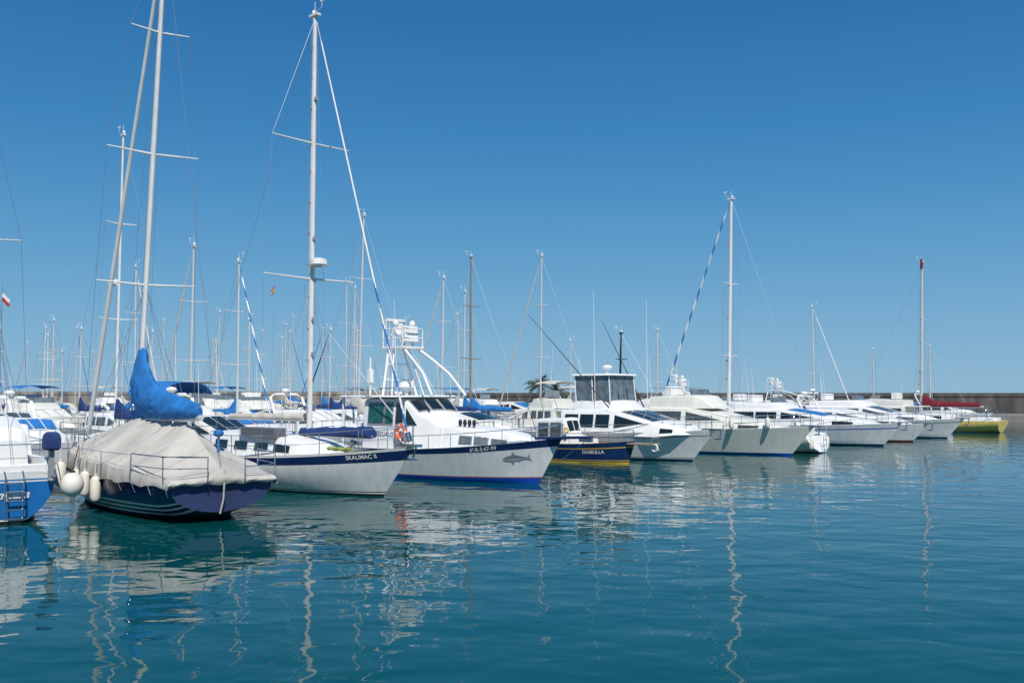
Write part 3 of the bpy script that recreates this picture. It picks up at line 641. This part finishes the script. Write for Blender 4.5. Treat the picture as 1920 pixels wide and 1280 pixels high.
# ================================================================ row of motor yachts along the basin
B1=[(.06,NAVY),(.09,WHITE),(.11,NAVY),(.80,WHITE),(.84,GREY),(1,WHITE)]
rt,h=cruiser((8.75,42.4),TO,12.2,4.0,1.38,1.15,B1,NAVY,True,1.12,False,None,'white flybridge sport fisher with clear bridge enclosure and dark windshield',True,hz=1.0,ant=0,cab=(.40,.64,.82,.93),flyx=(5.4,7.5,1.1),q0=.34)
for sg in (1,-1): O=MB(); O.tube([(7.6,sg*1.4,2.3),(4.1,sg*2.9,6.6)],[.032,.012],0,6); O.obj('outrigger',rt,[BLACK])
for x,y,z in ((6.6,-1.1,7.7),(8.0,1.1,7.4)): A=MB(); A.tube([(x,y,2.3),(x-.05,y*1.03,z)],[.018,.008],0,5); A.obj('antenna',rt,[WHITE])
text_on(h,rt,'5ª-GC-2-123-05',8.6,.98,.17,GREY,side=-1,slope=.04)
A=MB(); A.tube([(6.5,0,3.8),(6.5,0,4.1)],.06,0,8); A.ell((6.5,0,4.16),(.24,.24,.12)); A.obj('radar_dome',rt,[HOUSEW])
for i,x in enumerate((5.0,5.5,6.0)): K=MB(); K.tube([(x-1.8,-1.2+i*.5,1.0),(x-2.6,-1.3+i*.5,3.0)],[.02,.008],0,5); K.obj('fishing_rod',rt,[BLACK])
rt,h=cruiser((14.2,46.3),TO,12.4,4.0,1.40,1.15,[(.07,RBLUE),(.10,WHITE),(1,CREAM)],RBLUE,True,None,False,None,'cream motor yacht with raised flybridge and blue boot stripe',True,glass=GLASG,hz=1.05,ant=1,cab=(.18,.50,.72,.9),ws=CANP,nwin=2,q0=.5,fh=.65,flyx=(4.0,6.8,1.2),housemat=CREAM)
hull_fender(rt,h,9.0,-1,1.5,.13,.5,.2); hull_fender(rt,h,10.6,-1,1.55,.13,.5,.2)
rt,h=sailer((15.1,49.2),AW,9.6,3.1,.95,1.15,13.3,.50,[(.06,NAVY),(1,WHITE)],NAVY,None,(WHITE,CANB),'white sailboat with rounded stern and blue striped furled jib',True,WMAST,spr=((.3,.75),(.62,.9)),s0=.78,tr=-.45,mr=.10,jr=.06)
p=wpt(rt,(-.2,.9,.5)); fender((p.x,p.y,p.z),.14,.6,.5); p=wpt(rt,(-.2,-.9,.5)); fender((p.x,p.y,p.z),.14,.6,.5)
Ld=MB()
for y in (-.15,.15): Ld.tube([(-.5,y,.9),(-.55,y,.05)],.016,0,5)
for z in (.15,.4,.65): Ld.tube([(-.54,-.15,z),(-.54,.15,z)],.016,0,5)
Ld.obj('boarding_ladder',rt,[STEEL])
cruiser((21.6,54.6),TO,11.5,3.7,1.30,1.08,[(.08,NAVY),(.75,WHITE),(.80,RBLUE),(1,WHITE)],NAVY,True,None,False,None,'white motor yacht with thin blue stripe and low flybridge',True,hz=.9,ant=2,cab=(.14,.42,.68,.9),ws=CANB,nwin=2,q0=.5,fh=.4)
cruiser((24.9,59.0),TO,10.5,3.5,1.12,.98,[(.10,DRED),(.13,WHITE),(1,WHITE)],DRED,False,None,False,CANB,'white motor boat with dark red waterline and blue canopy',True,glass=GLASG,hz=.9,ant=1,arch=True,cab=(.3,.5,.72,.9),ws=CANP)
cruiser((29.2,63.6),TO,12,3.8,1.3,1.1,[(.07,NAVY),(.8,WHITE),(.84,GREEN),(1,WHITE)],NAVY,True,None,False,None,'white motor yacht with low flybridge and green sheer line',True,glass=GLASG,hz=.95,ant=2,cab=(.15,.48,.66,.86),nwin=4,q0=.5,fh=.4)
rt,h=sailer((36.6,73.4),AW,11.5,3.4,.86,1.0,13.2,.52,[(.06,WHITE),(.1,RED),(1,YELLOW)],RED,CANR,None,'yellow sailboat with dark red sail cover on long boom',True,ALU,spr=((.3,.9),(.63,.8)),jr=.04,transom=YELLOW,mr=.11,ch=.42)
T=MB(); T.tube([(5.72,0,12.7),(5.69,0,13.45)],.12,0,8); T.obj('masthead_light',rt,[CANR])
# ================================================================ second row, surveyed by bearing and range
def tp(px,Y): return ((px-960)/1844*Y,Y)
def hz_(ty,Y): return 3+(735-ty)/1844*Y
G='sailboats moored along the inner pontoons'
S=[
 (218,42,250,AW,None,CAND,WMAST,7.6,'white sailboat with radar dome and dark blue sail cover'),
 (357,45,462,AW,(CANW,),CANW,ALU,None,'white sailboat with cream sail cover and aluminium mast'),
 (446,48,490,TO,(WHITE,CANB),CANB,ALU,None,'white sailboat with blue striped furled jib'),
 (672,52,405,AW,None,CANW,ALU,None,'white sailboat with tall aluminium mast and cream cover'),
 (649,68,530,TO,None,CAND,ALU,None,'white sailboat with navy sail cover'),
 (664,74,540,AW,None,CANW,ALU,None,'white sailboat with cream sail cover'),
 (828,58,522,AW,(CANW,),CAND,ALU,None,'white sailboat with furled white jib and navy cover'),
 (869,66,548,AW,None,CANB,ALU,None,'white sailboat with blue sail cover'),
 (861,78,590,TO,None,CANW,ALU,None,'white sailboat with bare aluminium mast'),
 (882,60,482,AW,None,CANB,WOOD,None,'white sailboat with varnished wooden mast'),
 (1013,63,480,AW,(CANW,),CANW,ALU,None,'white sailboat with furled white jib and aluminium mast'),
 (1231,80,620,AW,None,CAND,ALU,None,'white sailboat with short mast behind motor yachts'),
 (1526,80,576,TO,(WMAST,),CANW,ALU,None,'white sailboat with furled jib and slim mast'),
 (1637,98,655,TO,None,None,ALU,None,'small white sailboat with short mast near breakwater'),
 (1743,92,650,AW,None,None,ALU,None,'small white sailboat with bare mast near breakwater'),
 (408,80,586,AW,None,CANW,ALU,None,'white sailboat with cream sail cover'),
 (97,70,602,AW,None,CANB,ALU,None,'white sailboat with blue sail cover'),
 (118,84,660,TO,None,CANW,ALU,None,'white sailboat with bare mast'),
 (150,60,618,AW,None,CAND,ALU,None,'white sailboat with navy sail cover'),
 (254,60,500,TO,(CANW,),CANB,ALU,None,'white sailboat with furled jib and blue cover'),
 (468,66,600,TO,None,CAND,ALU,None,'white sailboat with navy sail cover'),
 (534,92,610,AW,None,CANW,ALU,None,'white sailboat with bare mast'),
 (618,60,620,AW,(NAVY,),CAND,ALU,None,'white sailboat with dark blue furled jib'),
 (1070,82,640,TO,None,CANW,ALU,None,'small white sailboat with short mast'),
 (1161,62,625,AW,None,None,BLACK,None,'motor sailer with short black mast'),
]
occ=[]
for i,(px,Y,ty,hd,jib,cov,mm,rad,lab) in enumerate(S):
    t=hz_(ty,Y); L=max(7.2,min(11.5,t*.78)); x,y=tp(px,Y)
    bands=random.choice([None,[(.1,NAVY),(.8,WHITE),(.95,NAVY),(1,WHITE)],[(.1,DRED),(1,WHITE)],[(.1,GREEN),(.85,WHITE),(.92,RBLUE),(1,WHITE)],[(.1,NAVY),(1,CREAM)]])
    hd2=hd+R(random.uniform(-3,3)); k=.55
    sailer((x,y),hd2,L,L*.32,.85,1.1,t,k,bands,random.choice([NAVY,DRED,GREEN]),cov,jib,lab,False,mm,at='mast',radar=rad,rake=random.uniform(0,1.8),group=G,bimini=random.choice([None,CANB,CAND,CANW,None]),mr=.07,jr=.05)
    occ.append((x,y))
MBT=[
 (40,40,TO,8.5,False,None,CANB,False),(95,47,TO,9,False,None,CANW,False),(140,36,TO,7.5,False,None,None,False),(185,52,TO,10,True,None,CANB,False),
 (505,35.5,TO,8.0,False,None,None,False),(560,43,TO,9.5,False,None,CANW,False),(300,49,TO,8,False,None,CANW,False),
 (520,58,TO,10,True,None,None,False),(455,53,TO,9,True,None,CANW,False),(700,48,TO,9,False,None,CANW,False),(600,52,TO,9,True,None,None,False),
 (770,55,TO,8,False,None,CANB,False),(930,44,TO,8.5,False,None,CAND,False),(985,50,TO,9,False,None,CANW,False),
 (905,62,AW,9,True,None,CANW,False),(1090,66,AW,10,True,None,None,False),(1240,68,AW,10,True,None,None,False),(1265,62,TO,10,True,None,CANW,False),
 (1420,72,TO,10.5,True,None,None,1.0),(1470,66,TO,10.5,True,None,None,False),(1500,78,AW,11,True,None,None,False),(1585,82,TO,10,True,None,None,.8),(1600,74,TO,10,False,None,CANR,False),
 (1680,88,TO,10,False,None,CANW,False),(1860,86,TO,7.5,False,None,CANB,False),
 (20,58,TO,9,True,None,CANW,False),(250,66,AW,9,False,None,CANB,False),(1350,76,AW,10,False,None,CAND,False),(1150,76,TO,9,True,None,None,False)]
GM='motor boats moored along the inner pontoons'
lm={id(CANB):'blue',id(CANW):'cream',id(CAND):'navy',id(CANR):'red'}
def mlab(fl,cv,tw=False): return 'white motor boat'+(' with flybridge' if fl else ' with low cabin')+((', '+lm[id(cv)]+' canvas') if cv else '')+(', lookout tower' if tw else '')+' at pontoon'
def rcab():
    a=random.uniform(.14,.3); b=a+random.uniform(.2,.32); return (a,b,b+random.uniform(.12,.22),min(.93,b+random.uniform(.34,.42)))
for px,Y,hd,L,fl,en,cv,tw in MBT:
    x,y=tp(px,Y)
    bd=random.choice([None,[(.1,NAVY),(.7,WHITE),(.78,NAVY),(1,WHITE)],[(.1,DRED),(1,WHITE)],[(.12,RBLUE),(.9,WHITE),(1,RBLUE)]])
    cruiser((x,y),hd+R(random.uniform(-3,3)),L,L*.33,1.2,1.0,bd,random.choice([NAVY,RBLUE,DRED]),fl,en,tw,cv,mlab(fl,cv,tw),False,glass=random.choice([GLASS,GLASG]),hz=random.uniform(.85,1.1),ant=random.choice([0,1,1,2]),group=GM,arch=(not fl and random.random()<.4),cab=rcab(),ws=random.choice([None,CANP,CANP,CANB]),q0=random.uniform(.4,.55),fh=random.uniform(.35,.6),housemat=random.choice([HOUSEW,CREAM]))
    occ.append((x-math.cos(hd)*L/2,y-math.sin(hd)*L/2))
# motor yacht with the big blue flybridge canvas
x,y=tp(470,37.5)
cruiser((x,y),TO,9.5,3.3,1.2,1.0,[(.1,NAVY),(.9,WHITE),(1,NAVY)],NAVY,True,None,False,CANB,'white motor yacht with large blue canvas over the flybridge',False,hz=1.0,ant=1,group=GM,cab=(.22,.58,.74,.92),fh=.45,drop=.5)
occ.append((x-.75*4.7,y+.66*4.7))
def wall_y(x): return 118-.30*x
n=0
for D in (20,29,38,48,58,68,78,90,102,114,126):
    for k in range(0,46):
        u=k*3.9+random.uniform(-.5,.5)
        x=-6.9+u*.664-D*.747; y=24.9+u*.748+D*.665
        if y>wall_y(x)-12: continue
        px=960+x/y*1844
        if px<-70 or px>1960 or y<(46 if px<720 else 56): continue
        if D<35 and px>740: continue
        if any((x-a)**2+(y-b)**2<(3.7 if px<760 else 4.4)**2 for a,b in occ): continue
        hd=(TO if D in (20,38,58,78,102,126) else AW)+R(random.uniform(-4,4)); n+=1
        sailp=.78 if px<760 else (.3 if px<1060 else .06)
        if random.random()<sailp:
            L=random.uniform(7.2,10); t=hz_(random.uniform(590,690),y); t=max(7.5,min(12.5,t))
            cv=random.choice([CANB,CAND,CANW,CANW,None]); cn={id(CANB):'blue',id(CAND):'navy',id(CANW):'cream'}.get(id(cv))
            sailer((x,y),hd,L,L*.32,.85,1.05,t,.55,random.choice([None,[(.1,NAVY),(1,WHITE)],[(.1,DRED),(1,CREAM)],[(.1,WHITE),(1,NAVY)]]),random.choice([NAVY,DRED,GREEN]),cv,random.choice([None,None,(CANW,),(CANB,)]),('white sailboat with %s sail cover in the inner marina'%cn) if cn else 'white sailboat with bare boom in the inner marina',False,random.choice([ALU,ALU,WMAST]),at='mast',group=G,rails=False,mr=.055,jr=.04,rake=random.uniform(-.5,2.5),bimini=random.choice([None,CANB,CANW]))
        else:
            L=random.uniform(7,10); cv=random.choice([None,CANB,CANW,CAND]); fl=random.random()<.5
            cruiser((x,y),hd,L,L*.33,1.15,.95,random.choice([None,[(.1,NAVY),(1,WHITE)],[(.1,RBLUE),(.7,WHITE),(.8,RBLUE),(1,WHITE)]]),NAVY,fl,None,False,cv,mlab(fl,cv),False,glass=random.choice([GLASS,GLASG]),hz=random.uniform(.85,1.2),ant=random.choice([0,1]),group=GM,rails=False,cab=rcab(),ws=random.choice([None,CANP,CANB]),housemat=random.choice([HOUSEW,CREAM]))
        occ.append((x,y))
print('distant boats',n)
# ================================================================ pontoons
for D,u0,u1 in ((13.2,-10,72),(53,0,90),(84,10,90)):
    a=Vector((-6.9+u0*.664-D*.747,24.9+u0*.748+D*.665,0)); b=Vector((-6.9+u1*.664-D*.747,24.9+u1*.748+D*.665,0))
    if D>50:
        while b.y>wall_y(b.x)-8: b=a+(b-a)*.95
    rt=root('pontoon','long floating timber pontoon between rows of moored boats','pontoon',(a.x,a.y,0),math.atan2(b.y-a.y,b.x-a.x))
    Ln=(b-a).length; B=MB(); nn=int(Ln/.3)
    for i in range(nn): B.box((i*.3+.14,0,.47),(.27,2.0,.05))
    B.obj('walkway',rt,[TEAK],smooth=False)
    B=MB(); B.box((Ln/2,0,.18),(Ln,1.8,.5)); B.obj('float',rt,[CONC],smooth=False)
# ================================================================ breakwater, quay, ocean
def wallmat(name,k,w=0):
    m=bpy.data.materials.new(name); m.use_nodes=True; nt=m.node_tree; b=nt.nodes['Principled BSDF']
    tc=nt.nodes.new('ShaderNodeTexCoord'); mp=nt.nodes.new('ShaderNodeMapping'); mp.inputs['Scale'].default_value=(.6,.6,.12)
    nz=nt.nodes.new('ShaderNodeTexNoise'); nz.inputs['Scale'].default_value=1.5; nz.inputs['Detail'].default_value=8
    r=nt.nodes.new('ShaderNodeValToRGB'); r.color_ramp.elements[0].color=(.045*k,.043*k,.041*k,1); r.color_ramp.elements[1].color=((.11+w)*k,(.10+w*.6)*k,.092*k,1); r.color_ramp.elements[0].position=.35; r.color_ramp.elements[1].position=.7
    nt.links.new(tc.outputs['Object'],mp.inputs['Vector']); nt.links.new(mp.outputs['Vector'],nz.inputs['Vector']); nt.links.new(nz.outputs['Fac'],r.inputs['Fac']); nt.links.new(r.outputs['Color'],b.inputs['Base Color']); b.inputs['Roughness'].default_value=.9
    return m
WM=wallmat('breakwater_concrete',1.15)
LC=wallmat('weathered_masonry',3.0,.03)
def wall(p0,p1,zt,mat,label,th=1.2):
    d=Vector((p1[0]-p0[0],p1[1]-p0[1],0)); Ln=d.length
    rt=root('breakwater_wall',label,'breakwater wall',(p0[0],p0[1],0),math.atan2(d.y,d.x))
    B=MB(); n=int(Ln/6)
    B.box((n*3,0,(zt-.4)/2),(n*6,th,zt-.4))
    for i in range(n): B.box((i*6+3,-th/2-.02,(zt-.5)/2+.2),(5.85,.06,zt-.9))
    B.obj('wall_panel',rt,[mat],smooth=False)
    B=MB(); B.box((n*3,0,zt-.2),(n*6,th+.25,.4)); B.obj('wall_coping',rt,[mat],smooth=False)
wall((-8,wall_y(-8)),(150,wall_y(150)+14),2.92,WM,'long dark concrete breakwater wall behind the moored boats')
wall((-135,wall_y(-40)+24),(-7.6,wall_y(-8)+2),3.1,LC,'pale weathered masonry breakwater wall beyond the inner marina')
q=MB(); q.loft([[(x,wall_y(x)-6,-1),(x,wall_y(x)-6,.7),(x,wall_y(x)+4,.7),(x,wall_y(x)+4,-1)] for x in (-120,0,90)])
o=q.obj('quay',None,[CONC],smooth=False); o['kind']='structure'
LEAF=M('palm_foliage',(.07,.095,.035),.6,var=.5,vs=3)
TRK=M('palm_trunk',(.16,.11,.07),.9,var=.4,vs=6,bump=.03,bs=8)
def palm(x,y,z,H,label,seed):
    rnd=random.Random(seed); rt=root('palm_tree',label,'palm tree',(x,y,z))
    B=MB(); B.tube([(.25*math.sin(i*.4)*i/8,0,H*i/8) for i in range(9)],[.26,.22,.2,.19,.18,.18,.17,.19,.22],0,10); B.obj('trunk',rt,[TRK])
    C=MB(); cx=.25*math.sin(3.2)
    for f in range(26):
        az=rnd.uniform(0,6.283); el=rnd.uniform(-.3,1.25); Lf=rnd.uniform(1.4,2.0); pts=[]
        p=Vector((cx,0,H)); dirr=Vector((math.cos(az)*math.cos(el),math.sin(az)*math.cos(el),math.sin(el)))
        for s in range(9):
            pts.append(p.copy()); p=p+dirr*(Lf/8); dirr.z-=.16; dirr.normalize()
        C.tube(pts,[.03-.003*k for k in range(9)],0,4)
        side=Vector((-math.sin(az),math.cos(az),0))
        for s in range(1,9):
            for hh in (0,.5):
                a=pts[s]*(1-hh)+pts[s-1]*hh; ll=.5*math.sin((s-hh)/9*math.pi)+.1
                for sg in (1,-1):
                    tip=a+side*sg*ll+(pts[s]-pts[s-1]).normalized()*ll*.5+Vector((0,0,-ll*rnd.uniform(.3,.7)))
                    w=(pts[s]-pts[s-1]).normalized()*.04
                    C.add([a-w,a+w,tip],[(0,1,2)])
    C.obj('crown',rt,[LEAF],smooth=False)
palm(3.2,wall_y(3.2)-3,.7,3.0,'short palm tree with bushy crown on the breakwater quay',3)
palm(5.3,wall_y(5.3)-3,.7,2.1,'young palm tree on the breakwater quay',5)
# ---- water
w=bpy.data.materials.new('harbour_water'); w.use_nodes=True; nt=w.node_tree; b=nt.nodes['Principled BSDF']
b.inputs['Roughness'].default_value=.02; b.inputs['IOR'].default_value=1.333
tc=nt.nodes.new('ShaderNodeTexCoord')
def nz(scale,det,sx,sy,rot,dist=0):
    mp=nt.nodes.new('ShaderNodeMapping'); mp.inputs['Scale'].default_value=(sx,sy,1); mp.inputs['Rotation'].default_value=(0,0,rot)
    n=nt.nodes.new('ShaderNodeTexNoise'); n.inputs['Scale'].default_value=scale; n.inputs['Detail'].default_value=det; n.inputs['Roughness'].default_value=.4; n.inputs['Distortion'].default_value=dist
    nt.links.new(tc.outputs['Object'],mp.inputs['Vector']); nt.links.new(mp.outputs['Vector'],n.inputs['Vector']); return n
def bump(h,d,prev=None):
    bp=nt.nodes.new('ShaderNodeBump'); bp.inputs['Distance'].default_value=d; bp.inputs['Strength'].default_value=1
    nt.links.new(h.outputs['Fac'],bp.inputs['Height'])
    if prev: nt.links.new(prev.outputs['Normal'],bp.inputs['Normal'])
    return bp
b1=bump(nz(.5,1,1,1.2,.2),.036); b2=bump(nz(1.55,1.2,.9,1.2,.3,.3),.0165,b1); b3=bump(nz(5,1,1,1.2,.1),.0013,b2)
nt.links.new(b3.outputs['Normal'],b.inputs['Normal'])
n4=nz(.06,3,1,1,0); r=nt.nodes.new('ShaderNodeValToRGB'); r.color_ramp.elements[0].position=.35; r.color_ramp.elements[1].position=.7
r.color_ramp.elements[0].color=(.0004,.055,.057,1); r.color_ramp.elements[1].color=(.0006,.070,.074,1); nt.links.new(n4.outputs['Fac'],r.inputs['Fac']); nt.links.new(r.outputs['Color'],b.inputs['Base Color'])
B=MB(); B.add([(-4000,-200,0),(4000,-200,0),(4000,7000,0),(-4000,7000,0)],[(0,1,2,3)]); o=B.obj('water',None,[w],smooth=False); o['kind']='structure'
# ================================================================ light
sv=Vector((.22,-.95,0)).normalized(); el=R(50)
sd=bpy.data.lights.new('sun','SUN'); sd.energy=4.8; sd.angle=R(.5); sd.color=(1,.96,.90); so=bpy.data.objects.new('sun',sd); COL.objects.link(so)
v=Vector((sv.x*math.cos(el),sv.y*math.cos(el),math.sin(el))); so.rotation_euler=(-v).to_track_quat('-Z','Y').to_euler()
W=bpy.data.worlds.new('World'); sc.world=W; W.use_nodes=True; nt=W.node_tree; bg=nt.nodes['Background']
sk=nt.nodes.new('ShaderNodeTexSky'); sk.sky_type='NISHITA'; sk.sun_disc=False; sk.sun_elevation=el; sk.sun_rotation=math.atan2(sv.x,sv.y); sk.altitude=0; sk.air_density=1.0; sk.dust_density=.0; sk.ozone_density=3.0
tc=nt.nodes.new('ShaderNodeTexCoord'); sx=nt.nodes.new('ShaderNodeSeparateXYZ'); nt.links.new(tc.outputs['Generated'],sx.inputs[0])
cr=nt.nodes.new('ShaderNodeValToRGB'); nt.links.new(sx.outputs['Z'],cr.inputs['Fac']); e=cr.color_ramp.elements
stops=[(0,(.235,.445,.635)),(.05,(.19,.41,.625)),(.12,(.12,.345,.595)),(.18,(.075,.285,.56)),(.25,(.042,.225,.50)),(.36,(.021,.16,.415)),(1,(.02,.11,.30))]
e[0].position=0; e[0].color=(*stops[0][1],1); e[1].position=1; e[1].color=(*stops[-1][1],1)
for p_,c_ in stops[1:-1]: q=e.new(p_); q.color=(*c_,1)
ms=nt.nodes.new('ShaderNodeVectorMath'); ms.operation='SCALE'; ms.inputs['Scale'].default_value=1/.1; nt.links.new(cr.outputs['Color'],ms.inputs[0])
mx=nt.nodes.new('ShaderNodeMix'); mx.data_type='RGBA'; mx.inputs[0].default_value=.94; nt.links.new(sk.outputs['Color'],mx.inputs[6]); nt.links.new(ms.outputs[0],mx.inputs[7])
nt.links.new(mx.outputs[2],bg.inputs['Color']); bg.inputs['Strength'].default_value=.1
# ================================================================ camera
cd=bpy.data.cameras.new('camera'); cd.sensor_width=36; cd.lens=1844/1920*36; cd.clip_end=12000; cd.clip_start=.1
co=bpy.data.objects.new('camera',cd); COL.objects.link(co); co.location=(0,0,3); co.rotation_euler=(R(90)+math.atan(95/1844),0,0)
sc.camera=co
sc.view_settings.view_transform='Standard'; sc.view_settings.look='None'; sc.view_settings.exposure=0
